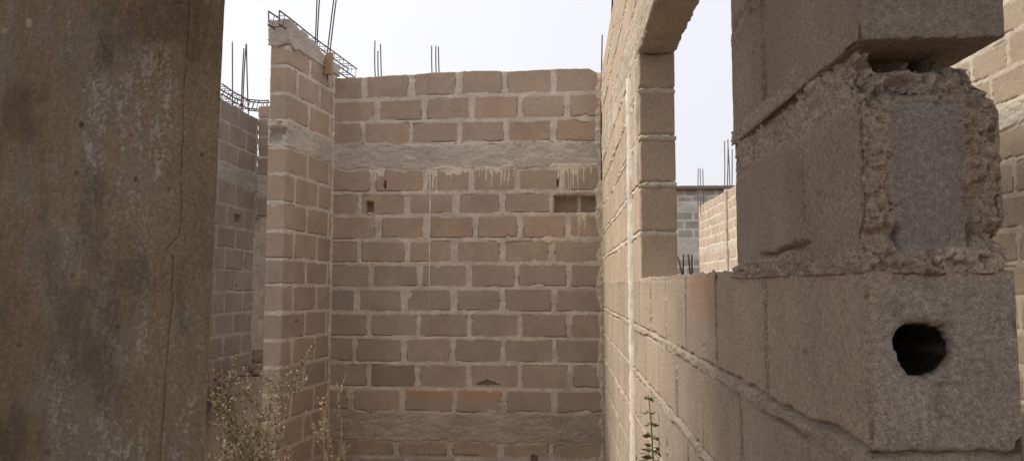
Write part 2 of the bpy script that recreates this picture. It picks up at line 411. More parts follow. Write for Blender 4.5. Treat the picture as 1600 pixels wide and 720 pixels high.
mb = MB(); relief_box(mb, ar(-2.25, .342, .0065), ar(YB, YB + .15, .03), ar(zl_b[4], zl_b[5], .0065), bb, post=back_post, skip=('+z', '-z', '+y'))
mb.build('base_beam', M_CONC, bw)
mb = MB(); relief_box(mb, ar(-2.25, .342, .0065), ar(YB, YB + .15, .03), ar(zl_b[15], zl_b[16], .0065), bb, post=back_post, skip=('+z', '-z', '+y'))
mb.build('tie_beam', M_CONC, bw)

# ------------------------------------------------------------------ window wall on the right
XW, TW = .344, .162
Y0, Y1, Y2, Y3 = .867, 1.49, 3.30, 6.42
CH = .2146; ZS = 1.615
zlow = [0] + [ZS - CH * i for i in range(7, -1, -1)]
def below(i):     # joints of the i-th course below the sill
    return [1.286 + .4155 * k for k in range(13)] if i % 2 == 0 else [1.07] + [1.480 + .412 * k for k in range(12)]
jl = [[y for y in below(8 - 1 - c) if y < Y3 - .1] for c in range(8)]
WTAN = (.49, .385, .285); WGREY = (.44, .37, .29); WM = (.66, .575, .465)
def front_face(Pt, N, h, col, sd, mk):
    f = (N[:, 1] < -.5)
    x, z = Pt[:, 0], Pt[:, 2]
    # greyer cut face of the end blocks
    g = f & (z < ZS - .012) & (np.abs(N[:, 0]) < .5)
    sp = .12 * fbm(Pt, 160, 3, 77)
    grey = np.array((.41, .353, .300)) * (1 + 1.6 * sp + .12 * vn(Pt, 300, 76) + .10 * fbm(Pt, 12, 3, 78))[:, None]
    t = ss(XW + .008, XW + .014, x + .005 * vn(Pt, 60, 79)) * mk
    col = np.where(g[:, None], col + (grey - col) * t[:, None], col)
    h = np.where(f, h - .0035 * ss(.72, .9, vn(Pt, 95, 83)) + .0012 * fbm(Pt, 30, 4, 84), h)
    # the core hole of the end block
    cx, cz = P(1441, 545, Y0)[0], P(1441, 545, Y0)[2]
    a = np.arctan2(z - cz, x - cx); d = np.hypot(x - cx, z - cz)
    rr = .0300 * (1 + .05 * np.sin(3 * a + 1) + .05 * vn(Pt, 90, 80) + .12 * np.exp(-((a - .75) / .28) ** 2) + .06 * np.exp(-((a + 1.9) / .22) ** 2))
    h = np.where(f, h - .010 * (d / rr < 1.02) - .025 * (d / rr < .93) - .40 * (d / rr < .78) - .006 * np.exp(-((d - rr) / .006) ** 2) * ss(-.2, .6, np.sin(a - .2)), h)
    seam = (N[:, 2] > .5) & (np.abs(N[:, :2]).sum(1) > .5) & (Pt[:, 1] > Y2 - .01)
    h = np.where(seam, .003, h)
    rd = (np.abs(N[:, 0]) > .5) * np.exp(-((Pt[:, 1] - 1.90) / .17) ** 4) * ss(1.47, 1.60, z + .02 * vn(Pt, 14, 85)) * mk
    col = col + (np.array((.50, .30, .215)) - col) * (.75 * rd)[:, None]
    # hairline crack under the hole
    xc = cx + .015 + .004 * np.sin(z * 70) + .003 * vn(Pt * [0, 0, 1], 120, 82) - .10 * (cz - z - .05) * (z < cz - .09)
    h = np.where(f & (z < cz - .03) & (np.abs(x - xc) < .0014) & (vn(Pt, 50, 81) > -.1), h - .0025, h)
    return h, col
nb = dict(jw=.0065, bw=.0105, proud=.0035, rough=.010, vrec=.011, tan=(.36, .275, .20), grey=(.33, .27, .21), mortar=(.40, .32, .245), rr=.005, crack=.66)
wb_low = Bond(zlow, ['b'] * 8, jl, 'x', seed=23, face=front_face, **nb)
wb_low.tan = np.array((.44, .35, .265)); wb_low.grey = np.array((.405, .34, .27)); wb_low.mortar = (.49, .405, .315)
ww = thing('window_wall', (XW + TW / 2, 3.5, 0), 'right-hand block wall with the unglazed window opening and broken near end', 'wall')
ysn = [Y0]
while ysn[-1] < Y3: ysn.append(ysn[-1] * 1.0034)
ysn = np.array(ysn[:-1] + [Y3])
def sill_post(Pt, N, V):
    # crumbled mortar along the sill, between the jambs
    cx, cz = P(1441, 545, Y0)[0], P(1441, 545, Y0)[2]
    k = (N[:, 1] < -.5) & (V[:, 1] > Y0 + .024)     # the core void is wider than its broken mouth
    rd = np.hypot(V[k, 0] - cx, V[k, 2] - cz) + 1e-6; dx_ = (V[k, 0] - cx) / rd; tgt = .046 + .024 * ss(-.1, .6, dx_); tgt = np.where(V[k, 1] > Y0 + .2, tgt * rd / .030, tgt)
    V[k, 0] = cx + (V[k, 0] - cx) / rd * tgt; V[k, 2] = cz + (V[k, 2] - cz) / rd * tgt
    m = (N[:, 2] > .5) & (Pt[:, 1] > Y1 - .02) & (Pt[:, 1] < Y2 + .02)
    V[m, 2] += .004 + .016 * np.maximum(0, fbm(Pt[m], 22, 3, 41)) + .010 * crag(Pt[m], 50, 42)
    return V
mb = MB()
relief_box(mb, ar(XW, XW + TW, .0028), ysn, np.concatenate([ar(0, .9, .012)[:-1], ar(.9, ZS, .0030)]), wb_low, post=sill_post, skip=('+x', '+y'))
mb.build('lower_blockwork', M_NEAR, ww)

# far section between window and back wall
nup = 5; zup = [ZS + CH * i for i in range(nup + 1)] + [2.89, 3.10, 3.30, 3.475]
zup[5] = 2.66
kup = ['b'] * 5 + ['c', 'b', 'b', 'b']
jup = [[Y2 + .40 * 1 + .42 * k - (.21 if (c % 2) else 0) for k in range(8)] for c in range(9)]
wf = dict(jw=.007, bw=.011, proud=.003, rough=.009, vrec=.009, tan=np.array(WTAN), grey=np.array(WGREY), mortar=WM, conc=(.52, .45, .36), crack=.72, rr=.006)
wb_far = Bond(zup, kup, jup, 'x', seed=29, edge=[(6.42, .03)], **wf)
def top_post(Pt, N, V):
    V[:, 2] += ss(3.2, 3.475, Pt[:, 2]) * .012 * vn(Pt, (4, 4, 0), 14); return V
mb = MB()
ysf = ar(Y2, Y3, .0085)
relief_box(mb, ar(XW, XW + TW, .006), ysf, ar(ZS, 2.66, .0055), wb_far, post=top_post, skip=('+y', '-z'))
relief_box(mb, ar(XW, XW + TW, .03), ysf, ar(2.89, 3.475, .0065), wb_far, post=top_post)
mb.build('far_blockwork', M_BLOCK, ww)
mb = MB()
# lintel over the opening, running on as the tie beam
lint = Bond([2.655, 2.89], ['c'], [[]], 'x', seed=31, conc=(.50, .43, .34), cproud=.003)
ledge = lambda Pt, N, V: V + np.stack([0 * V[:, 0], 0 * V[:, 0], np.where(N[:, 2] < -.5, -.006 - .010 * np.maximum(0, fbm(Pt, 30, 3, 51)), 0)], 1)
relief_box(mb, ar(XW, XW + TW, .005), np.concatenate([ar(Y1 - .2, Y2 - .6, .012)[:-1], ar(Y2 - .6, Y3, .006)]), ar(2.655, 2.89, .006), lint, post=ledge)
mb.build('lintel', M_CONC, ww)
mb = MB()
relief_box(mb, ar(XW, XW + TW, .03), ar(Y1, Y2, .012), ar(2.89, 3.475, .012), Bond([2.89, 3.10, 3.30, 3.475], ['b'] * 3, [[1.8, 2.2, 2.6, 3.0], [2.0, 2.4, 2.8, 3.2], [1.8, 2.2, 2.6, 3.0]], 'x', seed=33, **wf), post=top_post)
mb.build('blockwork_over_window', M_BLOCK, ww)

# the splayed skim of mortar and the white ridge beside the opening
def ridge(yc, z0, z1, wdt, dep, seed, colr, name):
    mb = MB(); zs = ar(z0, z1, .012); n = len(zs); pz = np.stack([0 * zs, 0 * zs, zs], 1)
    V = []; prof = [(-1, 0), (-.75, .7), (-.2, 1), (.5, .92), (.85, .6), (1, 0)]
    for a_, (t, d) in enumerate(prof):
        jit = .22 * fbm(pz + a_ * 3.3, 16, 3, seed + a_); jit2 = .35 * fbm(pz + a_ * 5.3, 24, 3, seed + 9 + a_)
        V.append(np.stack([XW + .004 - dep * d * (1 + jit2) - .003, yc + wdt * (t + jit) + .008 * vn(pz, 1.3, seed), zs], 1))
    V = np.stack(V, 1).reshape(-1, 3); m = len(prof)
    Fq = [[i * m + k, i * m + k + 1, (i + 1) * m + k + 1, (i + 1) * m + k] for i in range(n - 1) for k in range(m - 1)]
    cc = np.array(colr) * (1 + .15 * fbm(V, 30, 3, seed))[:, None]
    mb.add(V, Fq, cc); return mb.build(name, M_CONC, ww)
ridge(3.70, .15, 2.64, .034, .022, 61, (.76, .71, .62), 'mortar_ridge')
ridge(3.345, 2.05, 2.63, .022, .016, 63, (.60, .54, .45), 'mortar_edge')

# near jamb (broken end of the wall)
JT = (.37, .298, .236); JG = (.35, .293, .241)
def mid_face(Pt, N, h, col, sd, mk):
    f = N[:, 1] < -.5; x, z = Pt[:, 0], Pt[:, 2]
    fr = np.exp(-((Pt[:, 1] - Y0) / .045) ** 2)
    side = (~f) & ((np.abs(N[:, 0]) > .5) | (N[:, 2] > .5))
    # broken shells on both sides of the smooth grey fill
    wl = .038 + .006 * vn(Pt, 30, 90); wr = .040 + .010 * vn(Pt, 25, 91)
    sh = np.maximum(1 - ss(wl - .002, wl + .002, x - XW), 1 - ss(wr - .004, wr + .004, XW + TW - x))
    inb = (z < 1.815)
    ch = fbm(Pt, 45, 4, 92); pb = np.abs(vn(Pt, 110, 93))
    ckm = chunks(Pt, 75, 300, f | (z > 1.78) | (z < 1.66)); ckb = chunks(Pt, 150, 310, f | (z > 1.78) | (z < 1.66))
    hh = sh * (-.009 + .005 * ckm + .005 * ckb + .006 * ch + .009 * crag(Pt, 60, 193)) + (1 - sh) * (-.007 + .0012 * ch)
    c1 = lerp((.46, .37, .275), (.37, .26, .17), ss(.1, .7, fbm(Pt, 18, 3, 94)))
    c2 = np.array((.325, .285, .25)) * (1 + .14 * fbm(Pt, 150, 3, 95))[:, None]
    cf = c1 * sh[:, None] + c2 * (1 - sh)[:, None]
    h = np.where(f & inb, hh, h); col = np.where((f & inb)[:, None], cf, col)
    # crumbled bed mortar above
    mz = ss(1.80, 1.825, z + .012 * vn(Pt, 20, 96))
    lump = fbm(Pt, 22, 4, 97) * .014 + .012 * ckm + .008 * ckb + crag(Pt, 70, 98) * .008 - .012
    cm = np.array((.50, .42, .345)) * (1 + .25 * fbm(Pt, 40, 3, 99))[:, None]
    nearf = f | side
    t = mz * nearf; h = h * (1 - t) + t * (-.004 + lump * np.where(f, 1, .5)); col = col + (cm - col) * t[:, None]
    # bottom bed mortar squeezed out
    bz = (1 - ss(1.632, 1.648, z + .010 * vn(Pt, 22, 100)))
    t2 = bz * (np.abs(N[:, :2]).sum(1) > .5)
    bright = np.where(f & (x > XW + .075), 1.28, 1.0) * (1 + .25 * fbm(Pt, 60, 3, 103))
    h = h * (1 - t2) + t2 * (-.003 + .012 * fbm(Pt, 24, 4, 101) + .010 * ckm + .008 * ckb + .006 * crag(Pt, 70, 102))
    col = col + (np.array((.50, .41, .32)) * bright[:, None] - col) * t2[:, None]
    gap = np.exp(-((z - 1.652 - .008 * vn(Pt, 16, 105) - .004 * fbm(Pt, 70, 3, 107, .8)) / (.0030 + .004 * np.maximum(0, vn(Pt, 60, 108)))) ** 2) * ss(-.05, .25, vn(Pt, 7, 106)) * (np.abs(N[:, 0]) > .5)
    h = h - .016 * gap
    ne = np.abs(N).sum(1) > 1.5
    h = np.where(ne, -.003 + .25 * h, h)
    return h, col
wm = Bond([ZS, 1.835, 1.90], ['b', 'b'], [[1.072], []], 'x', seed=37, jw=.004, bw=.010, proud=.004, rough=.009, tan=np.array(JT), grey=np.array(JG), mortar=(.41, .34, .27), crack=.55, rr=.006, face=mid_face)
def mid_post(Pt, N, V):
    z = Pt[:, 2]; front = np.clip(1 - (Pt[:, 1] - Y0) / .16, 0, 1)
    rec = ss(1.795, 1.845, z)
    V[:, 1] += rec * front * (.034 + .022 * vn(Pt, (18, 0, 18), 111) + .014 * vn(Pt, (45, 45, 45), 112) + .075 * ss(1.852, 1.872, z) * ss(XW + .02, XW + .06, Pt[:, 0]) * (.65 + .9 * vn(Pt, (34, 0, 0), 117)))
    V[:, 0] -= rec * front * ss(XW + .09, XW + TW, Pt[:, 0]) * (.014 + .022 * ss(1.82, 1.88, z) + .010 * vn(Pt, 30, 113))
    V[:, 0] += rec * front * (1 - ss(XW, XW + .07, Pt[:, 0])) * (.006 + .010 * vn(Pt, 30, 114))
    # right edge of the block is eaten away unevenly
    V[:, 0] -= ss(XW + .10, XW + TW, Pt[:, 0]) * (1 - rec) * front * (.007 + .006 * np.maximum(0, vn(Pt, (0, 0, 18), 115)) + .003 * vn(Pt, 60, 116))
    nr = (N[:, 1] < -.5) & (z < 1.86)
    V[nr] += np.stack([vn(Pt[nr], 170, 118), 0 * z[nr], vn(Pt[nr], 170, 119)], 1) * .0018
    # dark notches at the ends of the lower bed joint
    nt_ = np.exp(-((z - 1.657) / .010) ** 2) * np.exp(-((Pt[:, 1] - Y0) / .03) ** 2)
    V[:, 1] += nt_ * .014 * ((np.abs(Pt[:, 0] - XW - .02) < .022) + (np.abs(Pt[:, 0] - XW - TW + .02) < .024))
    return V
ysj = np.concatenate([ar(Y0, 1.10, .0027)[:-1], ar(1.10, Y1, .0036)])
mb = MB(); relief_box(mb, ar(XW, XW + TW, .0025), ysj, ar(ZS - .004, 1.90, .0025), wm, post=mid_post)
def top_face(Pt, N, h, col, sd, mk):
    f = N[:, 1] < -.5
    cfx = np.array((.335, .285, .24)) * (1 + .10 * fbm(Pt, 120, 3, 120))[:, None]
    col = np.where(f[:, None], cfx, col); h = np.where(f, .001 * fbm(Pt, 40, 3, 121), h)
    ne = np.abs(N).sum(1) > 1.5
    h = np.where(ne, -.0015 - .008 * np.maximum(0, fbm(Pt, 32, 4, 122, .7)) - .003 * ss(.2, .6, vn(Pt, 90, 126)), h)
    # mortar bed left on the side, beyond the overhang
    t = (1 - ss(1.900, 1.913, Pt[:, 2] + .012 * vn(Pt, 18, 123))) * ss(1.03, 1.10, Pt[:, 1]) * (np.abs(N[:, 0]) > .5)
    h = h * (1 - t) + t * (-.002 + .010 * fbm(Pt, 28, 4, 124) + .014 * crag(Pt, 55, 125))
    col = col + (np.array((.50, .42, .345)) - col) * t[:, None]
    return h, col
wt = Bond([1.878, 2.10, 2.315, 2.53, 2.655, 2.89, 3.1, 3.3, 3.475], ['b', 'b', 'b', 'b', 'c', 'b', 'b', 'b'],
          [[1.257], [1.072], [1.257], [], [], [1.257], [1.072], [1.257]], 'x', seed=39, jw=.005, bw=.010, proud=.003, rough=.007, tan=np.array(JT), grey=np.array(JG), mortar=(.41, .34, .27), crack=.55, rr=.006, face=top_face)
def topb_post(Pt, N, V):
    V[:, 1] -= .004 * (Pt[:, 1] < 1.0); return V
relief_box(mb, ar(XW, XW + TW + .003, .0029), ysj, np.concatenate([ar(1.883, 2.10, .0027)[:-1], ar(2.10, 3.475, .012)]), wt, post=topb_post)
mb.build('near_jamb', M_NEAR, ww)

# ------------------------------------------------------------------ stub wall on the left of the room
YS = 5.57
sx = lambda v: np.stack([v[:, 0] + (v[:, 1] - YS) * .125, v[:, 1], v[:, 2]], 1)
zs_ = lambda v: P(425, v, YS)[2]
sv = [835, 790, 747, 704, 661, 617.5, 574, 532, 489, 446, 405, 361, 316, 271.5, 229]
zst = [0] + [zs_(v) for v in sv[1:]] + [zs_(189), zs_(146.5), zs_(103), zs_(70), zs_(34)]
kst = ['b'] * 14 + ['c'] + ['b'] * 3 + ['c']
jst = [[YS + (.16, .37)[c % 2] + .40 * k for k in range(3)] for c in range(19)]
kst = kst[:len(zst) - 1]
def stub_face(Pt, N, h, col, sd, mk):
    # whole blocks show on the end; the beam there has broken out
    e = N[:, 1] < -.5; z = Pt[:, 2]
    zb0, zb1 = zst[14], zst[15]
    m = e & (z > zb0 + .0) & (z < zb1 + .0)
    t = np.clip((z - zb0) / (zb1 - zb0), 0, 1); hole = np.sin(t * math.pi)
    h = np.where(m, -.055 * hole * ss(.1, .9, 1 - np.abs((Pt[:, 0] + 2.235) / .09 - .1) + .5 * vn(Pt, 22, 130)) + .012 * fbm(Pt, 30, 3, 131), h)
    return h, col
stb = Bond(zst, kst, jst, 'x', seed=43, jw=.016, bw=.013, crack=.38, tan=np.array((.40, .308, .232)), grey=np.array(GREYB), greyness=[.2] * 5 + [.7, .7, .7, .7, .6, .5, .2, .1, .1, .1, .1, .1, .1, .1][:len(zst) - 6],
           edge=[(6.43, .045)], face=stub_face, holes=[(5.80, zs_(505), .03, .03, .05, 't')], cproud=.006)
sw = thing('block_wall', (-2.2, 5.9, 0), 'short block wall on the left whose narrow end faces the camera, topped by broken concrete', 'wall')
SXs, SYs = ar(-2.305, -2.16, .006), ar(YS, YB + .05, .0065)
segs = [(0, 14), (15, 18)]
mb = MB()
def stub_post(Pt, N, V):
    V[:, 2] += .014 * vn(Pt, (5, 5, 0), 5) * ss(3.2, 3.6, Pt[:, 2]); return V
relief_box(mb, SXs, SYs, np.concatenate([ar(zst[0], .3, .03)[:-1], ar(.3, zst[14], .0065)]), stb, post=stub_post, skip=('-x', '+z'))
relief_box(mb, SXs, SYs, ar(zst[15], zst[18], .0065), stb, post=stub_post, skip=('-z',))
mb.build('blockwork', M_BLOCK, sw, xf=sx)
mb = MB(); relief_box(mb, SXs, SYs, ar(zst[14], zst[15], .0065), stb, post=stub_post, skip=('-z', '+z')); mb.build('tie_beam', M_CONC, sw, xf=sx)
capb = Bond([zst[18], zst[19]], ['c'], [[]], 'x', seed=47, cproud=.006, conc=(.46, .415, .36), rough=.01)
def cap_post(Pt, N, V):
    z0 = zst[18]; t = np.clip((Pt[:, 2] - z0) / (zst[19] - z0), 0, 1)
    far = ss(YS + .05, YB - .02, Pt[:, 1])
    V[:, 2] -= t * far * .10 * (1 + .0 * t) - t * .018 * vn(Pt, (14, 14, 0), 66)
    e = Pt[:, 1] < YS + .10
    V[:, 2] -= (1 - t) * e * .03 * np.maximum(0, vn(Pt, (20, 20, 0), 67) + .3)
    V[:, 1] -= e * .012 * (t)
    return V
mb = MB(); relief_box(mb, ar(-2.312, -2.15, .006), ar(YS - .012, YB + .07, .0065), ar(zst[18], zst[19], .006), capb, post=cap_post)
mb.build('top_beam', M_CONC, sw, xf=sx)

# ------------------------------------------------------------------ rooms beyond, on the left
XL, YL = -3.38, 7.87
def course_wall(name, label, axis, a0, a1, plane, thick, ztop, seed, step=.011, mat=None, bond_kw=None, cbands=((2.62, 2.82),), z0=0, sgn=1, part='blockwork', parent=None, parts=True):
    """straight block wall; runs from a0 to a1 along its axis with its visible face at plane"""
    kw = dict(jw=.016, bw=.012, crack=.40, cproud=.006); kw.update(bond_kw or {})
    zl = []; kinds = []; z = z0
    for (c0, c1) in list(cbands) + [(ztop, ztop + 1)]:
        n = max(1, int(round((c0 - z) / .2146)))
        zl += [z + (c0 - z) / n * i for i in range(n)]; kinds += ['b'] * n
        if c0 < ztop: zl.append(c0); kinds.append('c'); z = c1
        else: z = ztop
    zl.append(ztop); rg = np.random.default_rng(seed)
    J = [[x + rg.uniform(-.012, .012) for x in np.arange(a0 + (.21 if i % 2 else 0) + .13, a1 - .08, .42)] for i in range(len(kinds))]
    b = Bond(zl, kinds, J, axis, seed=seed, **kw)
    mb = MB()
    pl = (plane, plane + sgn * thick) if sgn > 0 else (plane - thick, plane)
    al = ar(a0, a1, step); th = ar(pl[0], pl[1], .03)
    relief_box(mb, th if axis == 'x' else al, al if axis == 'x' else th, ar(z0, ztop, step * .9), b)
    return mb
lw = thing('block_wall', (XL - .07, 7.1, 0), 'shaded block wall in the gap beside the brown plastered wall, running away from the camera', 'wall')
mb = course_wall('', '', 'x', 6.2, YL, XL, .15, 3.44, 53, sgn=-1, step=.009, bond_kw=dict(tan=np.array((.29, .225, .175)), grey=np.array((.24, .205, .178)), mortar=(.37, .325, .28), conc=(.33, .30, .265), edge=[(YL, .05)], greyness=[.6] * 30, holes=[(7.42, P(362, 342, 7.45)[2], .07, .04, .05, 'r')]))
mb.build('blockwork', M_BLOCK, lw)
lb = thing('block_wall', (-2.7, YL + .07, 0), 'shaded block wall with a doorway, seen just left of the short wall end', 'wall')
hz = lambda v: P(395, v, YL)[2]
xo = P(384, 450, YL)[0]
mb = MB()
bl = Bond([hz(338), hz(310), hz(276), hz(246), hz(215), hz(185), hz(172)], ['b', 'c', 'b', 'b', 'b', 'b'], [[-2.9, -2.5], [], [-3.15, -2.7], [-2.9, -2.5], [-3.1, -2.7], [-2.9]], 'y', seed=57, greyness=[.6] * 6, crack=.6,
          holes=[(P(399, 214, YL)[0], hz(214), .04, .022, .08, 'o'), (P(398, 238, YL)[0], hz(238), .055, .028, .10, 'r')])
relief_box(mb, ar(XL, -1.9, .009), ar(YL, YL + .15, .03), ar(hz(338), hz(166), .009), bl)
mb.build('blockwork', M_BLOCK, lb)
mb = MB(); relief_box(mb, ar(XL, xo, .009), ar(YL, YL + .15, .02), ar(0, hz(338) - .001, .009), Bond([0, 3], ['c'], [[]], 'y', seed=58, conc=(.36, .32, .27)))
mb.build('door_jamb', M_CONC, lb)
mb = MB(); relief_box(mb, ar(-2.25, -1.9, .012), ar(YL, YL + .15, .03), ar(0, hz(338) - .001, .012), Bond([0, .2, .42, .63, .85, 1.06, 1.28, 1.5, 1.71, 1.93, 2.14, 2.35], ['b'] * 11, [[]] * 11, 'y', seed=59))
mb.build('door_pier', M_BLOCK, lb)
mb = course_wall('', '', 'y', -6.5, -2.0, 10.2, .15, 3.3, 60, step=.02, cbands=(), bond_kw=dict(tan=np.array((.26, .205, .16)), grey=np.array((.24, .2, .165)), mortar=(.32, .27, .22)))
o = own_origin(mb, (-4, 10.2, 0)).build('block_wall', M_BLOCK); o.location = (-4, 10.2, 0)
tag(o, 'tan wall glimpsed through the far doorway on the left', 'wall', kind='thing')

# ------------------------------------------------------------------ walls seen through the window and right of the near jamb
rg = np.random.default_rng(4)
fw = thing('boundary_wall', (4, 20.1, 0), 'grey block wall with a dark coping, farthest one seen through the window', 'wall')
gk = dict(tan=np.array((.36, .335, .30)), grey=np.array((.27, .26, .25)), mortar=(.62, .59, .54), conc=(.50, .48, .44), greyness=[.3] * 40, crack=.5, jw=.030, bw=.024)
zc = P(1070, 297, 20)[2]
course_wall('', '', 'y', 0, 10, 20, .2, zc, 71, step=.03, bond_kw=gk, cbands=((P(1070, 410, 20)[2] + .1, P(1070, 378, 20)[2] + .1), (P(1070, 330, 20)[2], P(1070, 316, 20)[2]))).build('blockwork', M_BLOCK, fw)
mb = MB(); relief_box(mb, ar(-.1, 10.1, .06), ar(19.86, 20.3, .05), ar(zc + .003, zc + .10, .03), Bond([0, 9], ['c'], [[]], 'y', seed=72, conc=(.20, .165, .135)))
mb.build('coping', M_CONC, fw)
mw = thing('block_wall', (3.28, 15, 0), 'sunlit block wall with an upright post, seen through the window before the grey one', 'wall')
lk = dict(tan=np.array((.46, .37, .28)), grey=np.array((.42, .36, .29)), mortar=(.66, .57, .46), conc=(.55, .48, .39), crack=.6, jw=.02, bw=.02)
course_wall('', '', 'x', 9.5, 17.6, 3.2, .16, 3.44, 73, step=.018, bond_kw=lk, cbands=((2.30, 2.45),)).build('blockwork', M_BLOCK, mw)
mb = MB(); relief_box(mb, ar(3.165, 3.30, .02), ar(14.50, 14.66, .02), ar(0, 3.46, .02), Bond([0, 9], ['c'], [[]], 'x', seed=74, conc=(.47, .41, .34)))
mb.build('post', M_CONC, mw)
rw = thing('block_wall', (2.93, 5.8, 0), 'sunlit block wall at the right edge, behind the broken near jamb', 'wall')
course_wall('', '', 'x', 2.6, 8.2, 2.85, .15, 3.62, 75, step=.009, bond_kw=dict(tan=np.array((.42, .33, .245)), grey=np.array((.38, .315, .25)), mortar=(.60, .52, .42), conc=(.54, .48, .40), jw=.018, bw=.016, crack=.5), cbands=((2.60, 2.76),)).build('blockwork', M_BLOCK, rw)
zl_ = P(1585, 640, 4.3)[2]
lo = course_wall('', '', 'x', 3.2, 7.0, 2.50, .16, zl_, 76, step=.011, bond_kw=dict(tan=np.array((.46, .37, .275)), grey=np.array((.42, .35, .28)), mortar=(.50, .43, .34), jw=.012), cbands=())
o = own_origin(lo, (2.58, 5, 0)).build('low_wall', M_BLOCK); o.location = (2.58, 5, 0)
tag(o, 'low unfinished block wall in the bottom right corner, in front of the tall sunlit one', 'low wall', kind='thing')

# ------------------------------------------------------------------ plastered wall close on the left, with unseen slabs and walls added to shade the near side
YP = 2.40
e0, e1 = P(352, 0, YP), P(319, 720, YP)
slope = (e0[0] - e1[0]) / (e0[2] - e1[2])
xe = lambda z: e1[0] + slope * (z - e1[2])
crk = [(301, -60), (303, 40), (299, 110), (296, 150), (297, 200), (294, 270), (296, 330), (292, 370), (272, 388), (283, 402), (281, 440), (283, 480), (277, 525), (274, 580), (271, 640), (267, 690), (265, 780)]
crk = np.array([[P(u, v, YP)[0], P(u, v, YP)[2]] for u, v in crk])
crk2 = np.array([[P(u, v, YP)[0], P(u, v, YP)[2]] for u, v in [(275, 388), (255, 383), (230, 380), (185, 376)]])
crk3 = np.array([[P(u, v, YP)[0], P(u, v, YP)[2]] for u, v in [(158, 55), (165, 75), (174, 90)]])
def pdist(x, z, poly):
    d = np.full(len(x), 9.)
    for (a, b) in zip(poly[:-1], poly[1:]):
        ab = b - a; t = np.clip(((x - a[0]) * ab[0] + (z - a[1]) * ab[1]) / (ab @ ab), 0, 1)
        d = np.minimum(d, np.hypot(x - a[0] - t * ab[0], z - a[1] - t * ab[1]))
    return d
def plaster(Pt, N):
    x, z = Pt[:, 0], Pt[:, 2]; q = Pt.copy()
    big = fbm(q, (2.2, 2, 1.6), 4, 201); mid = fbm(q, (6, 6, 4), 5, 202); streak = fbm(q, (26, 20, 2.4), 4, 203); fine = fbm(q, (45, 40, 14), 3, 204)
    spk = fbm(q, 120, 2, 207)
    big, mid, streak, fine, spk = big * 1.7, mid * 1.8, streak * 1.8, fine * 1.8, spk * 2.2
    base = np.array((.300, .232, .150))
    c = base * (1 + .10 * big + .10 * mid + .06 * fine + .10 * spk)[:, None]
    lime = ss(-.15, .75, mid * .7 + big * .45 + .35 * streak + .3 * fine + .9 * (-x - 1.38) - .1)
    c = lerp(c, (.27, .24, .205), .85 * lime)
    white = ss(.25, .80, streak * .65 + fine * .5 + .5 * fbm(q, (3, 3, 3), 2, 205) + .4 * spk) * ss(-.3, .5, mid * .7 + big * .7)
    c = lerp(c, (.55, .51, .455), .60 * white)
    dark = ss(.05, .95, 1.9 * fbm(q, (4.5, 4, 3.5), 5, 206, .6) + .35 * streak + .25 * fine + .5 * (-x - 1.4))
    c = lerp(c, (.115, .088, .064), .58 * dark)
    h = .0030 * big + .0010 * mid + .0004 * fine + .0003 * spk
    for poly, wd, dp in ((crk, .0026, .007), (crk2, .0016, .002), (crk3, .003, .004)):
        jx = x + .004 * vn(q, 40, 210); jz = z + .003 * vn(q, 40, 211)
        d = pdist(jx, jz, poly); wv = wd * (.55 + .35 * (z < 1.62)) * (.6 + .5 * (vn(q, 14, 212) * .5 + .5))
        h = np.where(N[:, 1] < -.5, h - dp * np.exp(-(d / wv) ** 2), h)
    # small nicks
    h -= .006 * ss(.86, .95, vn(q, 17, 213))
    # panel edge: a plaster arris left of the corner pilaster
    for (u, v, r, cc) in ((45, 36, .012, (.55, .48, .36)), (6, 50, .010, (.55, .48, .36)), (128, 195, .009, (.05, .035, .03)), (216, 280, .008, (.08, .055, .04))):
        p = P(u, v, YP); t = 1 - ss(.7, 1.2, np.hypot((x - p[0]), (z - p[2]) * .75) / r + .3 * vn(q, 60, 214))
        c = lerp(c, cc, t * .8)
    ne = np.abs(N).sum(1) > 1.5
    h = np.where(ne, h - .002 - .004 * np.maximum(0, fbm(q, 14, 3, 215)), h)
    return h, c
def plas_post(Pt, N, V):
    t = ss(-1.6, -1.137, Pt[:, 0]); V[:, 0] += t * (xe(Pt[:, 2]) + 1.137 - (Pt[:, 1] - YP) * .52); return V
pw = thing('plastered_wall', (-2.0, YP + .1, 0), 'dark brown plastered wall with grey stains and a long crack, filling the left side', 'wall')
mb = MB()
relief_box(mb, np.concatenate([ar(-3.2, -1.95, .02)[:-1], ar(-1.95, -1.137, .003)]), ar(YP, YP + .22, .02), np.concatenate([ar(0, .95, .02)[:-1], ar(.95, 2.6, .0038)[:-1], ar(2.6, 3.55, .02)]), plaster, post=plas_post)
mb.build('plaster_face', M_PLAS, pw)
mb = MB()
relief_box(mb, ar(-3.2, -3.0, .04), ar(-2.2, YP - .001, .04), ar(0, 1.7, .04), plaster)  # off-screen return added to hold back light from the left
mb.build('shading_return', M_PLAS, pw)
def slabpat(Pt, N):
    return .004 * fbm(Pt, 6, 3, 301), np.array((.32, .29, .25)) * (1 + .15 * fbm(Pt, 2, 4, 302))[:, None]
mb = MB(); relief_box(mb, ar(-3.3, .50, .05), ar(-1.9, 2.15, .05), ar(3.56, 3.72, .04), slabpat)  # slab added out of view to keep the sun off the near faces
own_origin(mb, (-1.2, .2, 3.56)); o = mb.build('shade_slab', M_CONC); o.location = (-1.2, .2, 3.56)
tag(o, 'unseen concrete slab over the camera, added to shade the near walls', 'shading slab', kind='thing')
mb = MB(); relief_box(mb, ar(.54, 2.0, .05), ar(-1.9, 4.80, .05), ar(3.50, 3.66, .04), slabpat); relief_box(mb, ar(1.30, 2.0, .05), ar(4.80, 5.4, .05), ar(3.50, 3.66, .04), slabpat)  # hidden slab added so the lower right-edge wall falls into shade
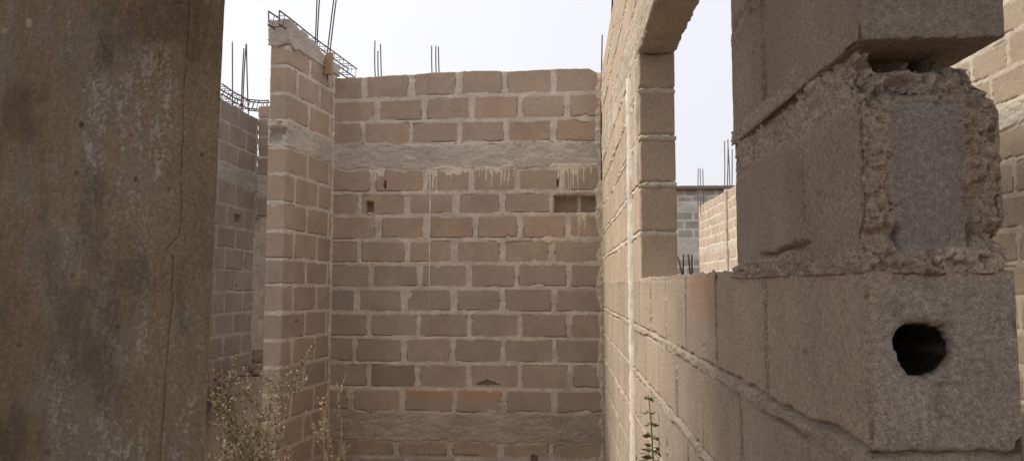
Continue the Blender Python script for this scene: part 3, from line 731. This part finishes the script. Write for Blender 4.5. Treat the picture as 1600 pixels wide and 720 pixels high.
own_origin(mb, (1.2, 1.2, 3.5)); o = mb.build('shade_slab', M_CONC); o.location = (1.2, 1.2, 3.5)
tag(o, 'narrow concrete slab hidden behind the broken near jamb, added to shade the wall at the right edge', 'shading slab', kind='thing')
mb = course_wall('', '', 'y', -1.4, 3.2, -2.6, .15, 2.15, 81, step=.03, cbands=(), sgn=-1)  # unseen wall added to cut the light on camera-facing surfaces
o = own_origin(mb, (.9, -2.6, 0)).build('block_wall', M_BLOCK); o.location = (.9, -2.6, 0)
tag(o, 'unseen block wall behind the camera, added to darken the faces turned towards it', 'wall', kind='thing')

# ------------------------------------------------------------------ reinforcing steel
RUST = (.075, .045, .038); DARKR = (.05, .035, .035)
def bar(pts, label, group, r=.006, colr=RUST, name='reinforcing_bar'):
    pts = np.array(pts, float)
    if len(pts) == 2:
        t = np.linspace(0, 1, 7)[:, None]; n = random.Random(str(pts[0])).uniform(-1, 1)
        mid = pts[0] + (pts[1] - pts[0]) * t; mid[:, 0] += n * .012 * np.sin(t[:, 0] * math.pi) ; pts = mid
    base = pts[0].copy(); mb = MB().tube(pts - base, r, 6, colr); o = mb.build(name, M_IRON); o.location = base
    return tag(o, label, 'steel bar', group)
def pix_bar(u0, v0, u1, v1, D, label, group, D2=None, r=.006, **k):   # from the foot (u0,v0) to the tip (u1,v1)
    a, b = P(u0, v0, D), P(u1, v1, D2 or D); d = (a - b) / np.linalg.norm(a - b)
    bar([a + d * .12, b], label, group, r, **k)
g = 'starter bars rising from the left corner column'
for (u0, v0, u1, v1, lb_) in ((491, 90, 497, -90, 'rust-brown bar leaving the frame, leftmost at the left corner of the room'), (495, 90, 506, -90, 'rust-brown bar leaving the frame, second at the left corner of the room'),
                              (508, 118, 534, -90, 'slanting rust-brown bar beside the wood offcut, the left of two'), (512, 118, 538, -90, 'slanting rust-brown bar beside the wood offcut, the right of two')):
    pix_bar(u0, v0, u1, v1, 6.25, lb_, g, D2=6.1)
g = 'starter bars behind the back wall'
for (u, v1, l_) in ((586, 64, 'thin bar, leftmost of the three above the left half of the back wall'), (590.5, 80, 'shortest bar, middle of the three above the left half of the back wall'), (594.5, 69, 'thin bar, right one of the three above the left half of the back wall'),
                    (674.5, 72, 'thin bar, leftmost of the three above the middle of the back wall'), (681, 72, 'thin bar, middle of the three above the middle of the back wall'), (685, 73, 'thin bar, right one of the three above the middle of the back wall')):
    pix_bar(u + 1.5, 125, u, v1, 9.0, l_, g, r=.008)
pix_bar(940, 260, 941, 55, 6.39, 'thin bar standing in the right corner of the back wall', 'bars in the right corner', r=.006)
pix_bar(954, 60, 958, -60, 6.7, 'dark bar leaving the frame just above the right corner', 'bars in the right corner', r=.009)
g = 'starter bars above the far left rooms'
for (u0, u, v1, l_) in ((363, 363, 66, 'single bar nearest the plastered wall above the far left rooms'), (377, 381, 76, 'bar of the far left trio leaning right, leftmost foot'), (380, 384.5, 69, 'tallest bar of the far left trio'), (388, 385, 69, 'bar of the far left trio with its foot farthest right')):
    pix_bar(u0, 175, u, v1, 7.9, l_, g, r=.007)
g = 'starter bars on the sunlit wall beyond the window'
for (u0, u, v0, v1, D, l_) in ((1091, 1091, 330, 263, 16.9, 'leftmost of three bars in front of the grey wall coping'), (1095, 1094, 330, 263, 17, 'middle of three bars in front of the grey wall coping'), (1099, 1098, 322, 264, 17, 'right of three bars in front of the grey wall coping'),
                        (1132, 1132, 300, 220, 14.6, 'leftmost of the taller bars over the sunlit wall post'), (1136, 1137.5, 300, 218, 14.6, 'middle of the taller bars over the sunlit wall post'), (1140, 1137, 300, 219, 14.4, 'crossing bar over the sunlit wall post'), (1143.5, 1144, 300, 233, 14.4, 'shorter bar over the sunlit wall, against the near jamb')):
    pix_bar(u0, v0, u, v1, D, l_, g, r=.010, colr=(.16, .13, .13))
g = 'short dark bars above the window sill'
for (u0, u1, v1, l_) in ((1068, 1059, 401, 'leaning dark bar above the sill, leftmost of four'), (1067, 1068, 397, 'upright dark bar above the sill, second of four'), (1080, 1075, 397, 'dark bar above the sill, third of four'), (1082, 1081, 398, 'upright dark bar above the sill, rightmost of four')):
    a, b = P(u0, 436, 9), P(u1, v1, 9); d = (a - b) / np.linalg.norm(a - b); bar([a + d * 1.4, b], l_, g, .010, DARKR)

def cage(a, b, wvec, hgt, n, label, hooks=True, r=.006):
    a = np.array(a, float); b = np.array(b, float); wv = np.array(wvec, float); up = np.array([0, 0, hgt])
    t = thing('rebar_cage', tuple(a), label, 'rebar cage')
    for k, (i, j) in enumerate(((0, 0), (1, 0), (0, 1), (1, 1))):
        s = np.linspace(0, 1, 12)[:, None]; pts = a + (b - a) * s + i * wv + j * up
        pts[:, 2] += .004 * np.sin(s[:, 0] * 7 + i); pts[:, 0] += .004 * np.sin(s[:, 0] * 11 + j)
        if hooks and j: pts = np.vstack([pts[0] - [0, -.005, .09], pts[0] + [0, -.004, 0], pts])
        MB().tube(pts, r, 6, RUST).build('main_bar', M_IRON, t)
    for k in range(n):
        s = (k + .5) / n; o = a + (b - a) * s; jx = .015 * math.sin(k * 2.7); o = o + [0, jx, .004 * math.sin(s * 7)]
        ring = [o, o + wv, o + wv + up + [0, .05, 0], o + up + [0, .05, 0], o]
        MB().tube(ring, r * .6, 5, RUST).build('stirrup', M_IRON, t)
ca = P(419, 30, 5.42); cb = P(545, 121, 7.4)
cage(ca + [0, 0, -.045], cb + [0, 0, -.02], (.085, 0, 0), .105, 15, 'rusty steel cage lying along the top of the short left wall')
cage(P(330, 148, 6.9), P(376, 172, 7.80), (.10, 0, 0), .10, 8, 'steel cage receding on top of the shaded far left wall', hooks=False, r=.007)
cage(P(383, 170, 7.95), P(420, 171, 7.95), (0, .10, 0), .10, 5, 'small steel cage crossing behind the top of the short wall end', hooks=False, r=.007)
# wood offcut tied to the corner bars
mb = MB(); a = P(515, 116, 6.2); mb.box((-.03, -.02, -.0), (.022, .02, .19), (.36, .25, .15), .006, 3); mb.box((-.055, -.012, .01), (-.032, .012, .14), (.45, .34, .22), .004, 4)
o = mb.build('wood_offcut', M_WOOD, smooth=False); o.location = tuple(a + [0, 0, -.005]); tag(o, 'pale splintered wood offcut tied to the bars on the left corner', 'wood')

# plumb line stains: thin cement runs down the back wall and left corner
def run(u0, v0, v1, wid, seed, parent):
    mb = MB(); zs = ar(zr(v1), zr(v0), .02); x = xr(u0); V = []
    pz = np.stack([zs * 0, zs * 0, zs], 1); jit = .003 * vn(pz, 8, seed); ww_ = wid * (.6 + .4 * vn(pz, 15, seed + 1)) * (.4 + .6 * ss(zs[0], zs[0] + .3, zs))
    for i in range(len(zs)):
        for t, d in ((-1, 0), (-.5, .004), (.5, .004), (1, 0)): V.append((x + jit[i] + t * ww_[i], YB - .0045 - d, zs[i]))
    Fq = [[i * 4 + k, i * 4 + k + 1, (i + 1) * 4 + k + 1, (i + 1) * 4 + k] for i in range(len(zs) - 1) for k in range(3)]
    mb.add(V, Fq, (.74, .68, .60)); o = mb.build('cement_run', M_CONC, parent); return o
run(671, 266, 484, .0095, 5, bw); run(519, 376, 500, .006, 8, bw); run(733, 266, 330, .007, 9, bw)

# ------------------------------------------------------------------ rubble behind the doorway side
mb = MB(); rg = np.random.default_rng(8)
def stone(mb, c, r, seed, colr):
    g = np.linspace(-1, 1, 5); sub = MB()
    def pt(Pt, N):
        return np.zeros(len(Pt)), np.tile(np.array(colr), (len(Pt), 1))
    def po(Pt, N, V):
        v = Pt / (np.linalg.norm(Pt, axis=1)[:, None] ** .6 + 1e-6); v *= (1 + .25 * vn(Pt + seed, 1.7, seed))[:, None]
        return v * np.array(r) + np.array(c)
    relief_box(sub, g, g, g, pt, post=po); mb.v += sub.v; mb.c += sub.c; mb.f += [f + mb.n for f in sub.f]; mb.n += sub.n
for i in range(230):
    t = rg.uniform(0, 1) ** .7; a = rg.uniform(0, 6.28); rr = 1 - t
    cx, cy = -2.95 + rr * .75 * cos(a), 7.2 + rr * .62 * sin(a)
    z = .95 * (1 - (rr) ** 1.3) * rg.uniform(.75, 1)
    s = rg.uniform(.03, .10)
    if cx < XL + .12 or cy > 7.75 + 3: continue
    stone(mb, (cx, cy, z), (s, s * rg.uniform(.6, 1), s * rg.uniform(.4, .8)), i, np.array((.33, .26, .20)) * rg.uniform(.6, 1.1))
mb.tube([(-2.95, 7.2, -.02), (-2.95, 7.2, .35), (-2.95, 7.2, .72)], .85, 18, (.28, .21, .155), r2=.30)
tag(mb.build('rubble', M_CONC, smooth=False), 'heap of broken blocks and earth at the far doorway behind the shrub', 'rubble', kind='stuff')

# ------------------------------------------------------------------ plants
rnd = random.Random(5)
def leaf(mb, p, d, ln, wd, colr):
    d = Vector(d).normalized(); sd = d.cross(Vector((rnd.uniform(-1, 1), rnd.uniform(-1, 1), rnd.uniform(-.3, 1)))).normalized(); p = Vector(p)
    nrm = d.cross(sd)
    v = [p, p + d * ln * .5 + sd * wd * .5 + nrm * wd * .12, p + d * ln - nrm * ln * .08, p + d * ln * .5 - sd * wd * .5 + nrm * wd * .12]
    k = rnd.uniform(.7, 1.3); mb.add([tuple(x) for x in v], [[0, 1, 2, 3]], np.array(colr) * k)
def stemcurve(a, b, sag, n=14):
    a = np.array(a); b = np.array(b); c = (a + b) / 2 + np.array([0, 0, sag]); t = np.linspace(0, 1, n)[:, None]
    return (1 - t) ** 2 * a + 2 * t * (1 - t) * c + t * t * b
def shrub(base, tips, label, name, twigs=7, leafn=9, lc=((.23, .20, .115), (.31, .26, .155)), D=None, ll=(.010, .020), stem=(.36, .29, .19), dens=1.):
    t = thing(name, tuple(base), label, 'plant'); ms = MB(); ml = MB()
    for (u, v, dd, sag) in tips:
        tip = P(u, v, dd); b0 = np.array(base) + [rnd.uniform(-.12, .12), rnd.uniform(-.12, .12), -.02]
        cur = stemcurve(b0, tip, sag); cur[1:-1] += np.random.default_rng(int(u * 7)).normal(0, .006, cur[1:-1].shape)
        ms.tube(cur, .0050, 5, stem, r2=.0016)
        def foliate(cur, i0, per):
            for i in range(i0, len(cur)):
                for _ in range(per):
                    q = cur[i] + (cur[i - 1] - cur[i]) * rnd.random(); dr = Vector((rnd.gauss(0, 1), rnd.gauss(0, 1), rnd.gauss(.5, 1)))
                    L_ = rnd.uniform(*ll); off = np.array([rnd.gauss(0, .006) for _ in range(3)])
                    leaf(ml, q + off, dr, L_, L_ * .6, lc[rnd.random() > .6])
        foliate(cur, 5, int(leafn * dens))
        for k in range(twigs):
            i = rnd.randrange(3, len(cur) - 1); p = cur[i]; ax = Vector(cur[i] - cur[i - 1]).normalized()
            dv = (ax * .8 + Vector((rnd.uniform(-1, 1), rnd.uniform(-1, 1), rnd.uniform(-.1, .8)))).normalized(); L_ = rnd.uniform(.07, .24)
            tw = stemcurve(p, p + np.array(dv) * L_, .02, 6); ms.tube(tw, .0024, 4, stem, r2=.001); foliate(tw, 1, int(leafn * dens))
    ms.build('stem', M_STEM, t); ml.build('foliage', M_LEAF, t, smooth=False); return t
shrub((-1.80, 4.35, 0), [(345, 588, 4.2, .15), (368, 578, 4.4, .10), (332, 610, 4.1, .2), (386, 592, 4.4, .2), (350, 640, 4.0, .3), (400, 628, 4.2, .3), (425, 600, 4.4, .2), (440, 566, 4.5, .28), (474, 556, 4.6, .30),
                        (378, 655, 4.0, .1), (335, 665, 4.0, .2), (410, 668, 4.1, .2), (330, 700, 3.9, .2), (365, 690, 4., .2), (395, 700, 4., .1), (336, 630, 4.0, .3), (352, 612, 4.1, .3)],
      'tangled dry shrub with tiny pale leaves at the foot of the plastered wall', 'shrub', twigs=8, leafn=6, ll=(.010, .026))
shrub((-1.5, 4.9, 0), [(527, 596, 4.95, .1), (500, 625, 4.9, .25), (497, 655, 4.9, .1), (478, 640, 4.8, .2)], 'sparse dry stalk with seed heads before the short wall corner', 'dry_stalk', twigs=3, leafn=6, lc=((.42, .34, .22), (.38, .31, .2)))
# sprig against the plastered wall edge
shrub((-1.30, 2.75, 0), [(326, 512, 2.9, .3)], 'single thin stalk peeping past the edge of the plastered wall', 'dry_stalk', twigs=1, leafn=3)
# leafy weed by the right wall
t = thing('leafy_weed', (.26, 2.75, 0), 'upright green weed with paired leaves against the lit right wall', 'plant')
ms = MB(); ml = MB(); b0 = np.array((.26, 2.75, 0.)); tp = P(1013, 617, 2.75)
cur = np.array([P(1021, 1130, 2.75) * [1, 1, 0] + [0, 0, 0], P(1021, 720, 2.75), P(1019, 690, 2.75), P(1017, 655, 2.75), tp]); ms.tube(cur, .0035, 5, (.16, .14, .08), r2=.0018)
for i, v in enumerate((619, 625, 643, 662, 682, 697, 706, 716, 730, 745)):
    u = 1013 + (v - 617) * .075; p = P(u, v, 2.75); sz = .021 + .003 * min(i, 7)
    for s in (-1, 1):
        p = p + [0, 0, rnd.uniform(-.006, .006)]; sz = sz * rnd.uniform(.8, 1.15)
        leaf(ml, p, (s * 1, rnd.uniform(-.5, .5), rnd.uniform(-.55, .35)), sz * rnd.uniform(.8, 1.15), sz * .48, (.14, .135, .07))
        leaf(ml, p, (s * .5, -s * .8, rnd.uniform(0, .4)), sz * .8, sz * .42, (.15, .14, .075))
        if i > 4: leaf(ml, p + [s * .015, 0, -.01], (s, .4, -.1), sz, sz * .5, (.14, .13, .07))
ms.build('stem', M_STEM, t); ml.build('foliage', M_LEAF, t, smooth=False)
def tuft(u, v, D, label, n, hgt, colr, spread=.5):
    p = P(u, v, D); t = MB()
    base = np.array([p[0], D, 0.]); 
    for i in range(n):
        dx = rnd.gauss(0, spread * .25); top = base + [dx, rnd.gauss(0, .06), p[2] + rnd.uniform(-.5, .1) * hgt]
        c = stemcurve(base + [rnd.gauss(0, .03), 0, 0], top, rnd.uniform(0, .1), 8) - base; t.tube(c, .0022, 4, colr, r2=.0009)
        for k in range(4, 8):
            if rnd.random() < .8: leaf(t, c[k], (rnd.gauss(0, 1), rnd.gauss(0, 1), .8), .014, .006, colr)
    o = t.build('grass_tuft', M_LEAF, smooth=False); o.location = tuple(base); tag(o, label, 'grass')
tuft(665, 672, 6.0, 'dry grass tuft under the middle of the back wall', 14, .16, (.42, .33, .2))
tuft(898, 660, 6.0, 'green-grey weed tuft near the right corner of the back wall', 10, .12, (.27, .27, .16), .3)
tuft(735, 684, 5.9, 'low straw tuft just right of the middle of the back wall', 10, .10, (.40, .32, .2))
tuft(600, 690, 5.9, 'low straw tuft left of the middle of the back wall', 9, .10, (.36, .29, .18))
